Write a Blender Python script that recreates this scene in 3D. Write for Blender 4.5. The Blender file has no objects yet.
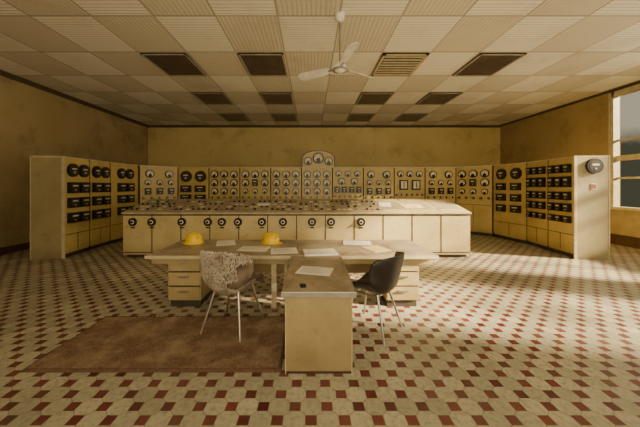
import bpy, math, random
from mathutils import Matrix, Vector, noise
random.seed(7)
SC=bpy.context.scene
COL=SC.collection
F=270.0; CX=311.0; CY=186.0; CH=1.7

# ------------------------------------------------ materials
def newmat(name):
    m=bpy.data.materials.new(name); m.use_nodes=True
    nt=m.node_tree; b=nt.nodes['Principled BSDF']
    return m,nt,b
def mth(nt,op,a,b=None,c=None):
    n=nt.nodes.new('ShaderNodeMath'); n.operation=op
    for i,v in enumerate((a,b,c)):
        if v is None: continue
        if isinstance(v,(int,float)): n.inputs[i].default_value=v
        else: nt.links.new(v,n.inputs[i])
    return n.outputs[0]
def mixc(nt,fac,a,b,mode='MIX'):
    n=nt.nodes.new('ShaderNodeMix'); n.data_type='RGBA'; n.blend_type=mode
    for i,v in ((0,fac),(6,a),(7,b)):
        if isinstance(v,(int,float)): n.inputs[i].default_value=v
        elif isinstance(v,tuple): n.inputs[i].default_value=(v[0],v[1],v[2],1)
        else: nt.links.new(v,n.inputs[i])
    return n.outputs[2]
def pos(nt):
    g=nt.nodes.new('ShaderNodeNewGeometry'); return g.outputs['Position']
def noi(nt,vec,scale,detail=4,rough=.6):
    n=nt.nodes.new('ShaderNodeTexNoise'); n.inputs['Scale'].default_value=scale
    n.inputs['Detail'].default_value=detail; n.inputs['Roughness'].default_value=rough
    nt.links.new(vec,n.inputs['Vector']); return n.outputs['Fac']
def ramp(nt,fac,lo,hi):
    n=nt.nodes.new('ShaderNodeMapRange'); n.inputs[1].default_value=lo; n.inputs[2].default_value=hi
    nt.links.new(fac,n.inputs[0]); return n.outputs[0]
def scl(nt,vec,s):
    n=nt.nodes.new('ShaderNodeVectorMath'); n.operation='MULTIPLY'; n.inputs[1].default_value=s
    nt.links.new(vec,n.inputs[0]); return n.outputs[0]
def bump(nt,b,h,st,dist=.01):
    n=nt.nodes.new('ShaderNodeBump'); n.inputs['Strength'].default_value=st; n.inputs['Distance'].default_value=dist
    nt.links.new(h,n.inputs['Height']); nt.links.new(n.outputs[0],b.inputs['Normal'])
def simple(name,c,rough=.5,metal=0.0,c2=None,scale=6.0,st=(1,1,1),lo=.35,hi=.7,bp=0,grime=None,ga=.55):
    m,nt,b=newmat(name)
    b.inputs['Roughness'].default_value=rough; b.inputs['Metallic'].default_value=metal
    if c2 is None: c2=tuple(x*.72 for x in c)
    P=pos(nt)
    f=noi(nt,scl(nt,P,st),scale)
    cc=mixc(nt,ramp(nt,f,lo,hi),c,c2)
    if grime:
        g=ramp(nt,noi(nt,P,5,6,.75),.56,.74)
        sp=nt.nodes.new('ShaderNodeSeparateXYZ'); nt.links.new(P,sp.inputs[0])
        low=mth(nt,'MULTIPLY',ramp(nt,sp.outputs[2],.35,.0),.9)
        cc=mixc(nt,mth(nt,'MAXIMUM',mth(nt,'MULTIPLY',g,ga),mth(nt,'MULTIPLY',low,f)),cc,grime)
    nt.links.new(cc,b.inputs['Base Color'])
    if bp: bump(nt,b,f,bp)
    return m
GR=(.16,.105,.045)
PAINT=simple('cabinet_paint',(.58,.44,.15),.38,0,(.48,.355,.11),1.6,grime=GR)
PAINT2=simple('console_paint',(.62,.51,.25),.38,0,(.52,.405,.18),1.6,grime=GR)
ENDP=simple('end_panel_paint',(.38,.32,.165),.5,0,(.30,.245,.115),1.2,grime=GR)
SEAM=simple('seam_dark',(.05,.035,.02),.7)
TRIMM=simple('edge_trim',(.60,.51,.31),.4)
BLACK=simple('bakelite_black',(.009,.008,.007),.35)
GREYB=simple('relay_glass',(.035,.03,.024),.35,0,(.018,.015,.012),9)
WHITE=simple('dial_face',(.80,.73,.52),.4,0,(.66,.57,.36),8)
RED=simple('red_label',(.35,.05,.03),.5)
METAL=simple('chrome_metal',(.55,.52,.46),.3,.9)
CTOP=simple('console_top',(.40,.33,.21),.45,0,(.30,.24,.145),3)
WOOD=simple('desk_top_linoleum',(.26,.20,.125),.40,0,(.42,.345,.23),3.0,(1,1,1),.36,.60,grime=(.11,.07,.04),ga=.8)
DESKP=simple('desk_paint',(.44,.34,.155),.45,0,(.34,.255,.11),2,grime=GR,ga=.85)
PAPER=simple('paper',(.88,.84,.72),.8,0,(.78,.72,.58),5)
PAPERY=simple('paper_yellowed',(.78,.60,.26),.8)
INK=simple('ink',(.25,.22,.2),.8)
YEL=simple('hard_hat_yellow',(.90,.60,.0),.4,0,(.82,.52,.0),6)
FUR=simple('fur_cream',(.60,.52,.40),.95,0,(.34,.26,.17),7,(1,1,1),.43,.68)
FURB=simple('shell_worn',(.085,.055,.035),.8,0,(.26,.19,.12),8)
DARKPL=simple('dark_vinyl',(.014,.010,.009),.45,0,(.03,.022,.018),7)
FANM=simple('fan_blade_white',(.90,.87,.78),.35)
FAND=simple('fan_motor_grey',(.34,.31,.25),.35,.3)
PANEL=simple('light_panel_dark',(.065,.047,.038),.4,0,(.12,.09,.07),2)
PANELF=simple('light_panel_frame',(.48,.42,.30),.5)
TRD=simple('crown_dark',(.08,.055,.025),.6)
BASEM=simple('baseboard_paint',(.08,.035,.02),.55)
WINF=simple('window_frame_paint',(.50,.43,.28),.5)

# rug
m,nt,b=newmat('rug_pile'); P=pos(nt)
f=noi(nt,P,60,3); f2=noi(nt,P,3,6,.72)
c=mixc(nt,ramp(nt,f,.3,.7),(.10,.057,.032),(.27,.165,.09))
nt.links.new(mixc(nt,mth(nt,'MULTIPLY',ramp(nt,f2,.44,.66),.8),c,(.38,.28,.17)),b.inputs['Base Color'])
b.inputs['Roughness'].default_value=1; bump(nt,b,f,.7,.015); RUG=m
RUGB=simple('rug_border',(.10,.055,.032),1,0,(.16,.09,.05),30)

# walls
def wallmat(name,c1,c2,c3):
    m,nt,b=newmat(name); P=pos(nt)
    f=noi(nt,P,.45,5,.5); f2=noi(nt,P,1.1,8,.68)
    c=mixc(nt,ramp(nt,f,.35,.68),c1,c2)
    c=mixc(nt,mth(nt,'MULTIPLY',ramp(nt,f2,.52,.68),.65),c,c3)
    sp=nt.nodes.new('ShaderNodeSeparateXYZ'); nt.links.new(P,sp.inputs[0])
    f3=noi(nt,P,2.0,6,.7)
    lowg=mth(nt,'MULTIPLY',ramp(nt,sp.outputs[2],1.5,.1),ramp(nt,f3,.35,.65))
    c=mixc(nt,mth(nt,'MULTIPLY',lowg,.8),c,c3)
    nt.links.new(c,b.inputs['Base Color']); b.inputs['Roughness'].default_value=.75
    bump(nt,b,noi(nt,P,40,3),.12,.01)
    return m
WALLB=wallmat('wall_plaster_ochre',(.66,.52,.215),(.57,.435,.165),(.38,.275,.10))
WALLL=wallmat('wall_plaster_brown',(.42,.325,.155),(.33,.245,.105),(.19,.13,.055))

# floor
m,nt,b=newmat('cement_tile_floor'); P=pos(nt)
sx=nt.nodes.new('ShaderNodeSeparateXYZ'); nt.links.new(P,sx.inputs[0]); X,Y=sx.outputs[0],sx.outputs[1]
k=1/.245
u=mth(nt,'MULTIPLY',mth(nt,'ADD',X,Y),k); v=mth(nt,'MULTIPLY',mth(nt,'SUBTRACT',X,Y),k)
du=mth(nt,'PINGPONG',u,.5); dv=mth(nt,'PINGPONG',v,.5)
s=mth(nt,'ADD',du,dv); S0=.345
red=mth(nt,'LESS_THAN',s,S0)
redge=mth(nt,'LESS_THAN',mth(nt,'ABSOLUTE',mth(nt,'SUBTRACT',s,S0)),.014)
jn=mth(nt,'LESS_THAN',mth(nt,'MINIMUM',du,dv),.012)
jn=mth(nt,'MULTIPLY',jn,mth(nt,'GREATER_THAN',s,S0))
joint=mth(nt,'MAXIMUM',redge,jn)
cell=nt.nodes.new('ShaderNodeCombineXYZ')
nt.links.new(mth(nt,'FLOOR',u),cell.inputs[0]); nt.links.new(mth(nt,'FLOOR',v),cell.inputs[1])
wn=nt.nodes.new('ShaderNodeTexWhiteNoise'); nt.links.new(cell.outputs[0],wn.inputs[0])
cell2=nt.nodes.new('ShaderNodeCombineXYZ')
nt.links.new(mth(nt,'ROUND',u),cell2.inputs[0]); nt.links.new(mth(nt,'ROUND',v),cell2.inputs[1])
wn2=nt.nodes.new('ShaderNodeTexWhiteNoise'); nt.links.new(cell2.outputs[0],wn2.inputs[0])
cream=mixc(nt,wn.outputs[0],(.38,.36,.26),(.53,.49,.355))
cream=mixc(nt,mth(nt,'MULTIPLY',ramp(nt,noi(nt,P,26,4),.45,.7),.7),cream,(.24,.23,.165))
redc=mixc(nt,wn2.outputs[0],(.095,.016,.015),(.18,.040,.033))
c=mixc(nt,red,cream,redc)
c=mixc(nt,joint,c,(.22,.19,.13))
dirt=ramp(nt,noi(nt,P,1.1,8,.75),.42,.68)
c=mixc(nt,mth(nt,'MULTIPLY',dirt,.45),c,(.20,.16,.105))
nt.links.new(c,b.inputs['Base Color'])
nt.links.new(mth(nt,'ADD',mth(nt,'MULTIPLY',dirt,.25),.32),b.inputs['Roughness'])
bump(nt,b,mth(nt,'SUBTRACT',1.0,joint),.25,.004); FLOORM=m

# ceiling
TW,TD,TX0,TY0=1.04,1.22,-3.68,5.74
m,nt,b=newmat('ribbed_ceiling_tiles'); P=pos(nt)
sx=nt.nodes.new('ShaderNodeSeparateXYZ'); nt.links.new(P,sx.inputs[0]); X,Y=sx.outputs[0],sx.outputs[1]
a=mth(nt,'DIVIDE',mth(nt,'ADD',X,-TX0+104.0),TW); d=mth(nt,'DIVIDE',mth(nt,'ADD',Y,-TY0+122.0),TD)
par=mth(nt,'MODULO',mth(nt,'ADD',mth(nt,'FLOOR',a),mth(nt,'FLOOR',d)),2.0)
st=mth(nt,'ADD',mth(nt,'MULTIPLY',X,par),mth(nt,'MULTIPLY',Y,mth(nt,'SUBTRACT',1.0,par)))
rib=mth(nt,'PINGPONG',mth(nt,'MULTIPLY',st,13.0),.5)
groove=mth(nt,'LESS_THAN',rib,.13)
edge=mth(nt,'MAXIMUM',mth(nt,'LESS_THAN',mth(nt,'PINGPONG',a,.5),.013),mth(nt,'LESS_THAN',mth(nt,'PINGPONG',d,.5),.013))
c=mixc(nt,par,(.94,.90,.78),(.74,.68,.54))
c=mixc(nt,mth(nt,'MULTIPLY',groove,.45),c,(.38,.32,.22))
c=mixc(nt,mth(nt,'MULTIPLY',edge,.6),c,(.2,.15,.09))
c=mixc(nt,mth(nt,'MULTIPLY',ramp(nt,noi(nt,P,.8,6,.7),.50,.72),.4),c,(.48,.38,.24))
nt.links.new(c,b.inputs['Base Color']); b.inputs['Roughness'].default_value=.7
bump(nt,b,rib,.3,.02); CEILM=m

# ------------------------------------------------ mesh builder
class MB:
    def __init__(s): s.v=[];s.f=[];s.mi=[];s.sm=[];s.mats=[];s.M=Matrix()
    def m(s,mat):
        if mat not in s.mats: s.mats.append(mat)
        return s.mats.index(mat)
    def add(s,vs,fs,mat,smooth=False):
        o=len(s.v); i=s.m(mat)
        s.v+= [s.M@Vector(p) for p in vs]
        for f in fs: s.f.append([o+q for q in f]); s.mi.append(i); s.sm.append(smooth)
    def box(s,x0,x1,y0,y1,z0,z1,mat):
        s.add([(x0,y0,z0),(x1,y0,z0),(x1,y1,z0),(x0,y1,z0),(x0,y0,z1),(x1,y0,z1),(x1,y1,z1),(x0,y1,z1)],
          [(0,3,2,1),(4,5,6,7),(0,1,5,4),(1,2,6,5),(2,3,7,6),(3,0,4,7)],mat)
    def rod(s,p0,p1,r0,r1,mat,n=14,smooth=True):
        p0=Vector(p0);p1=Vector(p1);d=(p1-p0).normalized()
        a=d.orthogonal().normalized(); c=d.cross(a)
        vs=[];
        for p,r in ((p0,r0),(p1,r1)):
            for i in range(n):
                t=2*math.pi*i/n; vs.append(tuple(p+a*math.cos(t)*r+c*math.sin(t)*r))
        s.add(vs,[(i,(i+1)%n,n+(i+1)%n,n+i) for i in range(n)],mat,smooth)
        s.add(vs,[tuple(reversed(range(n))),tuple(range(n,2*n))],mat)
    def lathe(s,c,prof,mat,n=24,sx=1,sy=1):
        vs=[];fs=[]
        for r,z in prof:
            for i in range(n):
                t=2*math.pi*i/n; vs.append((c[0]+r*math.cos(t)*sx,c[1]+r*math.sin(t)*sy,c[2]+z))
        for k in range(len(prof)-1):
            for i in range(n): fs.append((k*n+i,k*n+(i+1)%n,(k+1)*n+(i+1)%n,(k+1)*n+i))
        s.add(vs,fs,mat,True)
        s.add(vs[-n:],[tuple(range(n))],mat,True)
    def obj(s,name,parent=None,bevel=0):
        me=bpy.data.meshes.new(name); me.from_pydata([tuple(p) for p in s.v],[],s.f)
        for mt in s.mats: me.materials.append(mt)
        for p,i,q in zip(me.polygons,s.mi,s.sm): p.material_index=i; p.use_smooth=q
        me.update(); o=bpy.data.objects.new(name,me); COL.objects.link(o)
        if parent: o.parent=parent
        if bevel:
            md=o.modifiers.new('bev','BEVEL'); md.width=bevel; md.segments=2; md.limit_method='ANGLE'
        return o
def empty(name,loc=(0,0,0),rot=0,sc=1):
    e=bpy.data.objects.new(name,None); COL.objects.link(e); e.location=loc; e.rotation_euler=(0,0,rot); e.scale=(sc,sc,sc); return e

# ------------------------------------------------ room
XL,XR,YB,YF,ZC=-7.66,8.9,12.7,-3.0,4.55
q=MB(); q.box(XL-.2,XR+.2,YF-.2,YB+.2,-.15,0,FLOORM); q.obj('floor')
q=MB(); q.box(XL-.2,XR+.2,YF-.2,YB+.2,ZC,ZC+.15,CEILM); q.obj('ceiling')
q=MB(); q.box(XL,XR,YB,YB+.2,0,ZC,WALLB); q.obj('wall_back')
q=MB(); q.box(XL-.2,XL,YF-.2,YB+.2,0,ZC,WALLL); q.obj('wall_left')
wins=[(1.0,2.8),(3.8,5.6),(6.4,7.95)]
Z0,Z1=1.08,4.36
q=MB(); y=YF-.2
for a0,a1 in wins:
    q.box(XR,XR+.2,y,a0,0,ZC,WALLL); q.box(XR,XR+.2,a0,a1,0,Z0,WALLL); q.box(XR,XR+.2,a0,a1,Z1,ZC,WALLL); y=a1
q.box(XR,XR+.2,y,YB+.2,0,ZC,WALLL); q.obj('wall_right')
for i,(a0,a1) in enumerate(wins):
    q=MB()
    t=.09
    q.box(XR-.05,XR+.12,a0-t,a0+.05,Z0-.05,Z1+t,WINF); q.box(XR-.05,XR+.12,a1-.05,a1+t,Z0-.05,Z1+t,WINF)
    q.box(XR-.05,XR+.12,a0,a1,Z1-.05,Z1+t,WINF); q.box(XR-.12,XR+.12,a0-t,a1+t,Z0-.06,Z0+.02,WINF)
    q.box(XR+.05,XR+.11,(a0+a1)/2-.04,(a0+a1)/2+.04,Z0,Z1,WINF)
    for zz in (Z0+.85,Z0+1.95): q.box(XR+.05,XR+.11,a0,a1,zz-.03,zz+.03,WINF)
    q.box(XR+.03,XR+.12,a0,a1,Z0+1.35,Z0+1.50,WINF)
    q.obj('window_%d'%(i+1))
fw=[(-5.5,-2.5),(-1.2,1.8),(3.2,6.6)]
q=MB(); x=XL
for a0,a1 in fw:
    q.box(x,a0,YF-.2,YF,0,ZC,WALLB); q.box(a0,a1,YF-.2,YF,0,1.1,WALLB); q.box(a0,a1,YF-.2,YF,4.1,ZC,WALLB); x=a1
q.box(x,XR,YF-.2,YF,0,ZC,WALLB); q.obj('wall_front')
for i,(a0,a1) in enumerate(fw):
    q=MB(); 
    for xx in (a0+.04,(2*a0+a1)/3,(a0+2*a1)/3,a1-.04): q.box(xx-.04,xx+.04,YF-.12,YF-.04,1.1,4.1,WINF)
    for zz in (1.14,2.6,4.06): q.box(a0,a1,YF-.11,YF-.05,zz-.04,zz+.04,WINF)
    q.obj('window_%d'%(i+4))
q=MB(); q.box(XL,XR,YB-.05,YB,ZC-.10,ZC,TRD); q.obj('trim_1')
q=MB(); q.box(XL,XL+.06,YF,YB-.05,ZC-.12,ZC,TRD); q.obj('trim_2')
q=MB(); q.box(XR-.04,XR,YF,YB-.05,ZC-.07,ZC,TRD); q.obj('trim_3')
q=MB(); q.box(XL+.03,XR-.03,YB-.03,YB,0,.18,BASEM); q.obj('baseboard_back')
q=MB(); q.box(XL,XL+.03,YF,YB,0,.18,BASEM); q.obj('baseboard_left')
q=MB(); q.box(XR-.03,XR,YF,YB,0,.30,BASEM); q.obj('baseboard_right')

# ceiling panels & vent
for r in range(3):
    y0=TY0+r*2*TD
    for ci in (0,2,5,7):
        x0=TX0+ci*TW; q=MB(); g=.03; vent=(r==0 and ci==5)
        q.box(x0+g,x0+TW-g,y0+g,y0+TD-g,ZC-.03,ZC,SEAM if vent else PANEL)
        fr=TRIMM if vent else PANELF; e_=.06 if vent else .04
        for bx in ((x0+g,x0+TW-g,y0+g,y0+g+e_),(x0+g,x0+TW-g,y0+TD-g-e_,y0+TD-g),(x0+g,x0+g+e_,y0+g,y0+TD-g),(x0+TW-g-e_,x0+TW-g,y0+g,y0+TD-g)):
            q.box(bx[0],bx[1],bx[2],bx[3],ZC-.04,ZC,fr)
        if vent:
            n=8
            for k in range(n):
                yy=y0+.15+k*(TD-.3)/(n-1)
                q.box(x0+.10,x0+TW-.10,yy-.022,yy+.022,ZC-.05,ZC-.03,TRIMM)
        q.obj('ceiling_vent' if vent else 'ceiling_light_panel')

# ------------------------------------------------ instrument helpers (front faces -y, at y=0)
def gauge(q,x,z,r,face=WHITE,bez=BLACK):
    q.rod((x,0,z),(x,-.045,z),r,r*.96,bez,20)
    q.rod((x,-.045,z),(x,-.05,z),r*.76,r*.76,face,20)
    a=random.uniform(.6,2.5)
    dx,dz=math.cos(a)*r*.62,math.sin(a)*r*.62
    nd=BLACK if face is WHITE else WHITE
    q.rod((x,-.056,z-r*.15),(x+dx,-.056,z+dz-r*.1),r*.06,r*.035,nd,5,False)
    mk_=random.random()
    for k in range(7):
        t=math.radians(10+k*160/6)
        q.box(x+math.cos(t)*r*.6-r*.05,x+math.cos(t)*r*.6+r*.05,-.054,-.05,z+math.sin(t)*r*.6-r*.08,z+math.sin(t)*r*.6+r*.08,RED if (k<2 and mk_<.4) else nd)
    q.rod((x,-.05,z-r*.42),(x,-.06,z-r*.42),r*.42,r*.42,nd,12)
def darkgauge(q,x,z,r):
    q.rod((x,0,z),(x,-.05,z),r,r*.95,BLACK,20)
    q.rod((x,-.05,z),(x,-.055,z),r*.82,r*.82,GREYB,20)
    q.box(x-r*.4,x+r*.4,-.06,-.055,z+r*.1,z+r*.3,WHITE)
    q.rod((x,-.055,z-r*.3),(x,-.07,z-r*.3),r*.2,r*.2,METAL,10)
def relay(q,x,z,w,h):
    q.box(x-w/2,x+w/2,-.07,0,z-h/2,z+h/2,BLACK)
    q.box(x-w*.38,x+w*.38,-.078,-.07,z-h*.36,z+h*.36,GREYB)
    q.box(x-w*.26,x+w*.26,-.084,-.078,z+h*.12,z+h*.24,WHITE)
    q.box(x-w*.08,x+w*.08,-.09,-.078,z-h*.3,z-h*.16,METAL)
def chart(q,x,z,w,h):
    q.box(x-w/2,x+w/2,-.05,0,z-h/2,z+h/2,BLACK)
    q.box(x-w*.36,x+w*.36,-.058,-.05,z-h*.36,z+h*.38,WHITE)
    q.box(x-w*.05,x+w*.05,-.062,-.058,z-h*.3,z+h*.3,BLACK)
def switchrow(q,xs,z):
    for x in xs:
        q.rod((x,0,z),(x,-.03,z),.045,.04,BLACK,10); q.box(x-.008,x+.008,-.06,-.03,z-.03,z+.03,METAL)
HT=2.4
def cab(p0,p1,kind,depth=.72,name='control_cabinet',ends=0):
    p0=Vector((p0[0],p0[1],0)); p1=Vector((p1[0],p1[1],0)); d=p1-p0; W=d.length
    ang=math.atan2(d.y,d.x)
    q=MB(); q.M=Matrix.Translation(p0)@Matrix.Rotation(ang,4,'Z')
    q.box(0.004,W-.004,0.012,depth,.1,HT-.03,PAINT); q.box(.01,W-.01,.05,depth-.02,0,.1,SEAM)
    q.box(0.0,W,0,depth,HT-.03,HT,TRIMM)
    q.box(.02,W-.02,-.012,.012,.13,HT-.06,PAINT)
    for bx in ((0,.02),(W-.02,W)): q.box(bx[0]+.003,bx[1]-.003,-.004,.014,.1,HT-.03,SEAM)
    q.box(.03,W-.03,-.016,-.010,1.04-.5*(kind[0] in 'LR'),1.055-.5*(kind[0] in 'LR'),SEAM)
    q.box(W*.5-.006,W*.5+.006,-.016,-.010,.16,1.04-.5*(kind[0] in 'LR'),SEAM)
    q.M=q.M@Matrix.Translation((0,-.012,0))
    c=W/2
    if kind=='A':
        n=3
        for z,r in ((2.13,.14),(1.82,.14),(1.51,.13)):
            for i in range(n): gauge(q,W*(i+.5)/n*.94+W*.03,z,r)
        switchrow(q,[W*(i+.5)/5 for i in range(5)],1.28)
    elif kind=='A2':
        for x in (W*.19,W*.5,W*.81): gauge(q,x,2.13,.14)
        for x in (W*.19,W*.81): gauge(q,x,1.82,.14)
        relay(q,W*.5,1.82,.2,.24)
        for x in (W*.19,W*.5,W*.81): gauge(q,x,1.51,.10)
        switchrow(q,[W*(i+.5)/5 for i in range(5)],1.28)
    elif kind=='B':
        for i,x in enumerate((W*.27,W*.73)):
            darkgauge(q,x,2.05,.21); relay(q,x,1.6,.38,.24); relay(q,x,1.28,.38,.22)
    elif kind=='C':
        for x in (W*.25,W*.75): gauge(q,x,2.12,.14)
        for x in (W*.2,W*.5,W*.8): gauge(q,x,1.82,.10)
        for x in (W*.2,W*.5,W*.8): relay(q,x,1.52,.19,.22)
        switchrow(q,[W*(i+.5)/5 for i in range(5)],1.28)
    elif kind=='D':
        for x in (W*.2,W*.5,W*.8): gauge(q,x,2.14,.12)
        for x in (W*.3,W*.7): chart(q,x,1.74,.30,.36)
        switchrow(q,[W*(i+.5)/6 for i in range(6)],1.38)
    elif kind=='E':
        for x in (W*.2,W*.5,W*.8): gauge(q,x,2.15,.11)
        for x in (W*.3,W*.7): gauge(q,x,1.87,.13)
        for x in (W*.15,W*.38,W*.62,W*.85): relay(q,x,1.57,.18,.22)
        switchrow(q,[W*(i+.5)/6 for i in range(6)],1.32)
    elif kind=='L':
        darkgauge(q,c-.17,2.08,.165); darkgauge(q,c+.17,2.08,.165)
        for z,h in ((1.66,.26),(1.30,.24),(.94,.24)):
            relay(q,c-.17,z,.30,h); relay(q,c+.17,z,.30,h)
    elif kind=='R':
        for z,h in ((2.12,.2),(1.80,.26),(1.46,.2),(1.18,.2),(.90,.16)):
            for x in ((W*.2,W*.5,W*.8)): relay(q,x,z,.17,h)
    elif kind=='R2':
        for x in (W*.28,W*.72): darkgauge(q,x,2.08,.18)
        for z in (1.68,1.34,1.0):
            for x in (W*.28,W*.72): relay(q,x,z,.32,.22)
    if ends:
        x=-.02 if ends<0 else W
        q.M=Matrix.Translation(p0)@Matrix.Rotation(ang,4,'Z')
        q.box(x,x+.02,0,depth,.0,HT,ENDP)
        q.box(x-.005,x+.025,-.03,.03,0,HT,TRIMM)
        q.box(x-.005,x+.025,depth-.02,depth,0,HT,TRIMM)
        q.box(x-.004,x+.024,.05,depth-.05,HT-.04,HT,TRIMM)
    return q,name
def mk(t,**k): q,n=t; return q.obj(n)
def lerp(a,b,t): return (a[0]+(b[0]-a[0])*t,a[1]+(b[1]-a[1])*t)
LA=(-5.76,6.29); LB=(-5.86,7.87); LC=(-5.78,9.02); LD=(-4.87,9.9)
mk(cab(LA,lerp(LA,LB,.5),'L',ends=-1)); mk(cab(lerp(LA,LB,.5),LB,'L'))
mk(cab(LB,LC,'L',depth=.7)); 
mk(cab((LC[0]+.03,LC[1]+.03),(LD[0]-.01,LD[1]),'C',depth=.6))
RA=(6.15,6.29); RB=(6.3,7.87); RC=(6.1,9.02); RD=(5.31,9.9)
kinds=['B','A','A2','A','A','E','C','D','C']
n=9; xs=[LD[0]+(RD[0]-LD[0])*i/n for i in range(n+1)]
for i in range(n): mk(cab((xs[i],9.9),(xs[i+1],9.9),kinds[i]))
mk(cab(RD,(RC[0]-.02,RC[1]+.02),'A2',depth=.6)); mk(cab(RC,RB,'R2',depth=.7)); mk(cab(RB,lerp(RB,RA,.5),'R'))
q,nm=cab(lerp(RB,RA,.5),RA,'R',ends=1)
ra=math.atan2(RA[1]-RB[1],RA[0]-RB[0])+math.pi/2
q.M=Matrix.Translation((RA[0],RA[1],0))@Matrix.Rotation(ra,4,'Z')
gx=.38
q.rod((gx,-.02,2.16),(gx,-.07,2.16),.18,.17,BLACK,28); q.rod((gx,-.07,2.16),(gx,-.075,2.16),.13,.13,GREYB,28)
q.box(gx-.07,gx+.07,-.08,-.075,2.17,2.21,WHITE); q.rod((gx,-.075,2.10),(gx,-.085,2.10),.02,.02,METAL,10)
q.box(gx-.06,gx+.06,-.03,-.018,1.62,1.76,WHITE); q.box(gx-.045,gx+.045,-.034,-.03,1.64,1.74,RED)
q.obj(nm)

# gauge crest on top of the cabinets
q=MB(); cx=.27; zc=HT
pr=[(-.58,0),(-.58,.36),(-.46,.50),(-.20,.58),(.20,.58),(.46,.50),(.58,.36),(.58,0)]
nn=len(pr)
q.add([(cx+a,9.95,zc+b_) for a,b_ in pr]+[(cx+a,10.2,zc+b_) for a,b_ in pr],[tuple(range(nn)),tuple(reversed(range(nn,2*nn)))]+[(i,i+nn,(i+1)%nn+nn,(i+1)%nn) for i in range(nn)],PAINT)
q.add([(cx+a*1.05,9.97,zc+b_*1.05) for a,b_ in pr]+[(cx+a*1.05,10.1,zc+b_*1.05) for a,b_ in pr],[tuple(range(nn)),tuple(reversed(range(nn,2*nn)))]+[(i,i+nn,(i+1)%nn+nn,(i+1)%nn) for i in range(nn)],BLACK)
q.M=Matrix.Translation((0,9.95,0))
gauge(q,cx,zc+.33,.21); gauge(q,cx-.38,zc+.22,.16,WHITE); gauge(q,cx+.38,zc+.22,.16,WHITE)
q.obj('gauge_crest_panel')

# ------------------------------------------------ console
X0,X1,YA,YZ=-4.44,3.76,6.38,7.55; ZA,ZB=1.05,1.31
q=MB()
q.add([(X0,YA,.08),(X1,YA,.08),(X1,YZ,.08),(X0,YZ,.08),(X0,YA,ZA),(X1,YA,ZA),(X1,YZ,ZB),(X0,YZ,ZB)],
 [(0,3,2,1),(4,5,6,7),(0,1,5,4),(1,2,6,5),(2,3,7,6),(3,0,4,7)],PAINT2)
q.box(X0+.05,X1-.05,YA+.06,YZ-.05,0,.08,SEAM)
sl=math.atan2(ZB-ZA,YZ-YA)
TM=Matrix.Translation((0,YA,ZA))@Matrix.Rotation(sl,4,'X'); L=math.hypot(ZB-ZA,YZ-YA)
q.M=TM
q.box(X0-.02,X1+.02,-.04,L,0,.03,TRIMM)
nseg=12; sw=(X1-X0)/nseg
for i in range(nseg):
    a0=X0+i*sw+.02; a1=a0+sw-.04
    q.box(a0,a1,.03,L-.03,.03,.036,CTOP if i<9 else PAINT2)
    if i<9:
        for r,yy in enumerate((.2,.42,.64,.88)):
            for k in range(5):
                xx=a0+(k+.5)*(a1-a0)/5; t=random.random()
                if t<.35: q.rod((xx,yy,.03),(xx,yy,.07),.032,.026,BLACK,10)
                elif t<.58: q.box(xx-.045,xx+.045,yy-.04,yy+.04,.03,.045,WHITE)
                elif t<.70: q.box(xx-.035,xx+.035,yy-.04,yy+.04,.03,.05,GREYB)
                elif t<.8: q.rod((xx,yy,.03),(xx,yy,.05),.022,.022,RED,8)
    else:
        q.box(a0+.05,a1-.05,.25,.9,.036,.04,CTOP)
q.M=Matrix()
for i in range(nseg+1):
    xx=X0+i*sw
    if 0<i<nseg: q.box(xx-.010,xx+.010,YA-.006,YA,.12,ZA-.03,SEAM)
q.box(X0,X1,YA-.006,YA,ZA-.05,ZA-.02,SEAM)
q.box(X0,X1,YA-.006,YA,.12,.14,SEAM)
q.M=Matrix.Translation((0,YA,0))
for px in (133,152,182,208,222,238,262,283,312,331,361):
    x=(px-CX)/F*YA
    q.rod((x,0,.85),(x,-.035,.85),.10,.095,BLACK,18); q.rod((x,-.035,.85),(x,-.04,.85),.05,.05,WHITE,14)
    q.rod((x,-.04,.85),(x,-.09,.85),.03,.025,BLACK,10)
    q.box(x-.05,x+.05,-.01,0,.70,.73,BLACK)
q.obj('control_console')
for (x,yy,w,h,mt,ro) in ((2.55,.45,.5,.32,PAPERY,.1),(1.9,.6,.3,.4,PAPER,-.2),(-1.2,.5,.3,.22,PAPER,.1)):
    q=MB(); q.M=TM@Matrix.Translation((x,yy,.075 if x<0 else .041))@Matrix.Rotation(ro,4,'Z')
    q.box(-w/2,w/2,-h/2,h/2,0,.006,mt); q.obj('paper_sheet')

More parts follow.
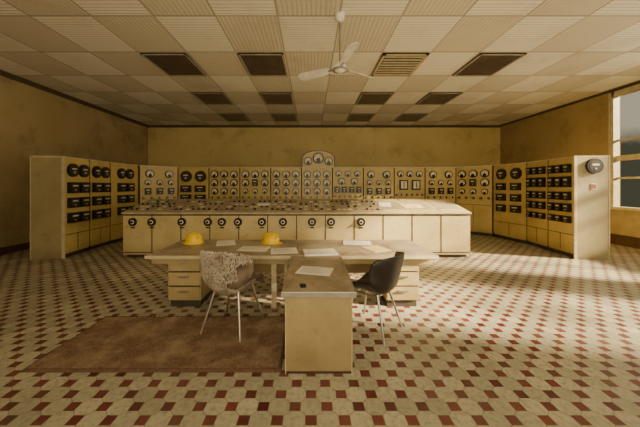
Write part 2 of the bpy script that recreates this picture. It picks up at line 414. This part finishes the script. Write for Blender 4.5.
# ------------------------------------------------ desks
DZ=.75
def drawers(q,x0,x1,y0,y1,z0,z1,n=3):
    q.box(x0,x1,y0,y1,z0,z1,DESKP); q.box(x0+.02,x1-.02,y0+.03,y1-.02,0.0,z0,SEAM)
    h=(z1-z0)/n
    for i in range(n):
        a=z0+i*h
        q.box(x0+.015,x1-.015,y0-.016,y0,a+.01,a+h-.012,DESKP)
        q.box(x0+.01,x1-.01,y0-.004,y0,a+h-.012,a+h+.008,SEAM)
        c=(x0+x1)/2; q.box(c-.07,c+.07,y0-.045,y0-.016,a+h*.62,a+h*.62+.02,METAL)
YD0,YD1=3.68,4.78
def desk(x0,x1,side):
    q=MB()
    q.box(x0,x1,YD0,YD1,DZ-.04,DZ,WOOD)
    q.box(x0-.006,x1+.006,YD0-.008,YD0,DZ-.045,DZ+.002,TRIMM)
    q.box(x0+.05,x1-.05,YD0+.06,YD0+.08,DZ-.13,DZ-.04,DESKP)
    q.box(x0+.08,x1-.08,YD1-.12,YD1-.1,.2,DZ-.04,DESKP)
    if side<0:
        drawers(q,x0+.26,x0+.72,YD0+.1,YD1-.12,.1,DZ-.045)
        q.box(x1-.16,x1-.12,YD0+.1,YD0+.16,0,DZ-.04,TRIMM)
        q.box(x1-.34,x1-.27,YD0+.1,YD0+.14,0,DZ-.04,TRIMM); q.box(x1-.16,x1-.12,YD1-.16,YD1-.1,0,DZ-.04,TRIMM)
    else:
        drawers(q,x1-.68,x1-.22,YD0+.1,YD1-.12,.1,DZ-.045)
        q.box(x0+.45,x0+.50,YD0+.1,YD0+.16,0,DZ-.04,TRIMM); q.box(x0+.12,x0+.16,YD1-.16,YD1-.1,0,DZ-.04,TRIMM)
    return q.obj('office_desk',bevel=.004)
desk(-2.26,-.215,-1); desk(-.205,1.73,1)
q=MB()
q.box(-.26,.40,2.42,YD0-.012,DZ-.045,DZ,WOOD)
q.box(-.268,.408,2.412,2.42,DZ-.05,DZ+.002,METAL)
q.box(-.268,-.26,2.42,YD0-.012,DZ-.05,DZ+.002,METAL); q.box(.40,.408,2.42,YD0-.012,DZ-.05,DZ+.002,METAL)
q.box(-.235,.375,2.45,3.0,.0,DZ-.045,DESKP)
q.box(-.235,.375,2.445,2.45,.0,.02,SEAM)
for bx in ((-.235,-.225),(.365,.375)): q.box(bx[0],bx[1],2.442,2.45,.0,DZ-.045,TRIMM)
q.box(-.2,-.16,YD0-.1,YD0-.05,0,DZ-.045,TRIMM); q.box(.3,.34,YD0-.1,YD0-.05,0,DZ-.045,TRIMM)
q.obj('side_desk',bevel=.004)

def paper(px,py,w,h,rot,mat=PAPER,lines=True,z=DZ,th=.004,name='paper_sheet'):
    Yp=F*(CH-z)/(py-CY); Xp=(px-CX)*Yp/F
    q=MB(); q.M=Matrix.Translation((Xp,Yp,z+.0025))@Matrix.Rotation(rot,4,'Z')
    q.box(-w/2,w/2,-h/2,h/2,0,th,mat)
    if lines:
        for k in range(9):
            yy=h*.4-k*h*.09
            q.box(-w*.4,w*random.uniform(.1,.4),yy-.003,yy+.001,th,th+.0006,INK)
    q.obj(name)
paper(226,243,.30,.42,.3); paper(254,249,.44,.30,-.1)
paper(284,251,.38,.34,.15); paper(320,253,.46,.32,.12,th=.02,name='notebook'); paper(357,243,.46,.30,-.08); paper(376,249,.3,.36,.4,PAPERY)
paper(315,271,.38,.28,-.25); paper(303,287,.05,.05,.3,BLACK,False,th=.02,name='ink_pad')

def hat(px,py,rot):
    Yp=F*(CH-DZ)/(py-CY); Xp=(px-CX)*Yp/F
    q=MB(); q.M=Matrix.Translation((Xp,Yp,DZ+.004))@Matrix.Rotation(rot,4,'Z')@Matrix.Scale(1.08,4)
    prof=[(.150,0),(.150,.008),(.128,.016),(.122,.05)]+[(.122*math.cos(t),.05+.10*math.sin(t)) for t in [math.radians(a) for a in (15,30,45,60,75,86)]]
    q.lathe((0,0,0),prof,YEL,28,1.05,.95)
    vs=[];fs=[]
    for i in range(9):
        t=math.radians(-60+i*15); vs+=[(.13*math.cos(t)*1.05,.13*math.sin(t)*.95,.014),((.145+.045*math.cos(t))*math.cos(t)*1.05,.15*math.sin(t),.0)]
    for i in range(8): fs.append((2*i,2*i+1,2*i+3,2*i+2))
    q.add(vs,fs,YEL,True)
    for yy in (-.035,0,.035):
        for i in range(10):
            a0=math.radians(20+14*i);a1=math.radians(34+14*i)
            q.rod((.128*math.cos(a0)*1.03,yy,.05+.098*math.sin(a0)),(.128*math.cos(a1)*1.03,yy,.05+.098*math.sin(a1)),.008,.008,YEL,8)
    q.obj('hard_hat')
hat(194,243,2.7); hat(271,243,-.4)

# ------------------------------------------------ chairs (face +y locally)
def shellpts(nu,nv,off=0):
    prof=[(.26,.40),(.22,.44),(.10,.435),(-.06,.42),(-.17,.43),(-.235,.50),(-.27,.62),(-.30,.75),(-.325,.86)]
    hw=[.20,.225,.24,.245,.25,.265,.27,.265,.23]
    out=[]
    for j in range(nv+1):
        t=j/nv*(len(prof)-1); i=min(int(t),len(prof)-2); fr=t-i
        y=prof[i][0]*(1-fr)+prof[i+1][0]*fr; z=prof[i][1]*(1-fr)+prof[i+1][1]*fr; w=hw[i]*(1-fr)+hw[i+1]*fr
        b=min(1,max(0,(t-3)/3))
        row=[]
        for k in range(nu+1):
            u=-1+2*k/nu; e=abs(u)**2.6
            arm=.20*math.sin(min(1,max(0,(t-.4)/4))*math.pi/2)*(1-max(0,(t-6)/2)*1.0 if t>6 else 1)
            xx=w*u*(1-.0*e)+ (.03*u*e)
            row.append(Vector((xx,y+b*.17*e,z+ e*arm*(1-b*.75) - (b*.05*e*(t-7) if t>7 else 0)+off)))
        out.append(row)
    return out
def shell(mat,name,parent,off=0,th=.02):
    P=shellpts(16,24,off); q=MB(); vs=[tuple(p) for r in P for p in r]; n=17
    fs=[(j*n+k,j*n+k+1,(j+1)*n+k+1,(j+1)*n+k) for j in range(24) for k in range(16)]
    q.add(vs,fs,mat,True); o=q.obj(name,parent)
    md=o.modifiers.new('s','SOLIDIFY'); md.thickness=th; md.offset=0
    md=o.modifiers.new('ss','SUBSURF'); md.levels=1; md.render_levels=1
    return o
def legs(parent,mat=METAL):
    q=MB()
    for sx_ in (-1,1):
        q.rod((sx_*.13,.14,.425),(sx_*.23,.23,0),.014,.009,mat,10)
        q.rod((sx_*.13,-.12,.425),(sx_*.22,-.24,0),.014,.009,mat,10)
        q.rod((sx_*.13,.14,.405),(sx_*.13,-.12,.405),.01,.01,mat,8)
    q.rod((-.13,.14,.405),(.13,.14,.405),.01,.01,mat,8); q.rod((-.13,-.12,.405),(.13,-.12,.405),.01,.01,mat,8)
    q.obj('leg_frame',parent)
e=empty('desk_chair',(-.93,3.24,.025),math.radians(-16),1.14)
shell(FURB,'bucket_shell',e); legs(e,METAL)
P=shellpts(16,24); q=MB()
def tuft(q,p,d,l,mat):
    d=d.normalized(); a=d.orthogonal().normalized()*.005; c=d.cross(a)
    t=p+d*l*.5+Vector((0,0,-l*.3)); t2=p+d*l*.55+Vector((0,0,-l*1.0))
    q.add([tuple(p+a),tuple(p-a*.5+c),tuple(p-a*.5-c),tuple(t+a*.7),tuple(t-a*.35+c*.7),tuple(t-a*.35-c*.7),tuple(t2)],
      [(0,1,4,3),(1,2,5,4),(2,0,3,5),(3,4,6),(4,5,6),(5,3,6)],mat,True)
for _ in range(10000):
    j=random.uniform(3,23.95); k=random.uniform(.2,15.8)
    j0=int(j);k0=int(k);fj=j-j0;fk=k-k0
    p=P[j0][k0]*(1-fj)*(1-fk)+P[j0+1][k0]*fj*(1-fk)+P[j0][k0+1]*(1-fj)*fk+P[j0+1][k0+1]*fj*fk
    a=(P[j0][k0+1]-P[j0][k0]); b_=(P[j0+1][k0]-P[j0][k0]); nrm=a.cross(b_).normalized()
    side=random.choice((1,-1))
    if noise.noise(p*4)<-.28: continue
    if k>13 and j<20: continue
    nn_=nrm*side
    tuft(q,p+nn_*.008,nn_+Vector((random.uniform(-.5,.5),random.uniform(-.5,.5),random.uniform(-.6,.1))),random.uniform(.012,.03),FUR)
q.obj('fur_throw',e)
e=empty('desk_chair',(.74,3.24,0),math.radians(50),1.1)
shell(DARKPL,'bucket_shell',e,th=.025); legs(e,METAL)

# ------------------------------------------------ rug
q=MB(); nx,ny=150,64; x0,x1,y0,y1=-2.66,-.27,2.46,3.50
vs=[];fs=[];fb=[]
for j in range(ny+1):
    for i in range(nx+1):
        x=x0+(x1-x0)*i/nx; y=y0+(y1-y0)*j/ny
        ed=(i in(0,nx) or j in(0,ny))
        x+=random.uniform(-.004,.004); y+=random.uniform(-.004,.004)
        vs.append((x,y,.001 if ed else .014+random.uniform(0,.008)))
for j in range(ny):
    for i in range(nx):
        a=j*(nx+1)+i; f_=(a,a+1,a+nx+2,a+nx+1)
        (fb if (i<2 or i>nx-3 or j<2 or j>ny-3) else fs).append(f_)
q.add(vs,fs,RUG,True)
q.add(vs,fb,RUGB,True)
q.add([(x0,y0,0.0),(x1,y0,0.0),(x1,y1,0.0),(x0,y1,0.0)],[(0,3,2,1)],RUG)
o=q.obj('rug'); 

# ------------------------------------------------ fan
e=empty('ceiling_fan',(.48,4.5,0))
q=MB(); q.lathe((0,0,ZC-.12),[(.02,0),(.07,.03),(.085,.12)],FANM,20); q.rod((0,0,3.72),(0,0,ZC-.05),.016,.016,FAND,10)
q.obj('downrod',e)
q=MB(); q.lathe((0,0,3.58),[(.005,0),(.05,.01),(.10,.04),(.115,.08),(.10,.12),(.05,.15),(.02,.19)],FANM,24); q.lathe((0,0,3.615),[(.108,0),(.122,.01),(.122,.03),(.11,.04)],FAND,24); q.obj('motor',e)
q=MB()
for a in (-82,34,150):
    R=Matrix.Rotation(math.radians(a),4,'Z')@Matrix.Translation((0,0,3.66))@Matrix.Rotation(math.radians(20),4,'X')
    q.M=R
    q.box(.09,.22,-.02,.02,-.006,.006,FAND)
    st=[(.18,.05),(.3,.075),(.5,.088),(.7,.098),(.77,.08),(.80,.03)]
    vs=[];k=len(st)
    for zz in (-.004,.004):
        for x,w in st: vs.append((x,-w,zz))
        for x,w in reversed(st): vs.append((x,w,zz))
    n2=2*k
    q.add(vs,[tuple(reversed(range(n2))),tuple(range(n2,2*n2))]+[(i,(i+1)%n2,n2+(i+1)%n2,n2+i) for i in range(n2)],FANM)
q.obj('blades',e)

# ------------------------------------------------ light
w=bpy.data.worlds.new('w'); SC.world=w; w.use_nodes=True
nt=w.node_tree; bg=nt.nodes['Background']
tc=nt.nodes.new('ShaderNodeTexCoord'); sp=nt.nodes.new('ShaderNodeSeparateXYZ'); nt.links.new(tc.outputs['Generated'],sp.inputs[0])
nz=noi(nt,tc.outputs['Generated'],9,5)
hz=mth(nt,'ADD',sp.outputs[2],mth(nt,'MULTIPLY',mth(nt,'SUBTRACT',nz,.5),-.12))
nt.links.new(mixc(nt,ramp(nt,hz,.10,.15),(.10,.10,.06),(.70,.62,.44)),bg.inputs[0])
bg.inputs[1].default_value=.6
def area(name,loc,direction,sx_,sy_,en,col):
    l=bpy.data.lights.new(name,'AREA'); l.shape='RECTANGLE'; l.size=sx_; l.size_y=sy_; l.energy=en; l.color=col
    o=bpy.data.objects.new(name,l); COL.objects.link(o); o.location=loc
    o.rotation_euler=Vector(direction).to_track_quat('-Z','Y').to_euler(); return o
WARM=(1,.87,.62)
for i,(a0,a1) in enumerate(fw):
    area('window_fill_f%d'%i,((a0+a1)/2,YF-.25,2.4),(0,1,0.5),a1-a0,2.7,(30,260,120)[i],WARM)  # fill lamps added outside the unseen front windows, tilted up towards the ceiling
for i,(a0,a1) in enumerate(wins):
    if i==2: continue
    area('window_fill_r%d'%i,(XR+.25,(a0+a1)/2,2.7),(-1,0,0),a1-a0,3.1,110,WARM)  # extra area light added at the off-frame right windows, besides the sun
s=bpy.data.lights.new('sun','SUN'); s.energy=36; s.angle=math.radians(5); s.color=(1,.80,.50)
o=bpy.data.objects.new('sun',s); COL.objects.link(o); o.rotation_euler=Vector((-1,.30,-.43)).to_track_quat('-Z','Y').to_euler()

# ------------------------------------------------ camera
c=bpy.data.cameras.new('cam'); o=bpy.data.objects.new('camera',c); COL.objects.link(o)
o.location=(0,0,CH); o.rotation_euler=(math.pi/2,0,0)
c.sensor_width=36; c.sensor_fit='HORIZONTAL'; c.lens=F/640*36; c.shift_x=(320-CX)/640; c.shift_y=-(213.5-CY)/640
c.clip_start=.05
SC.camera=o
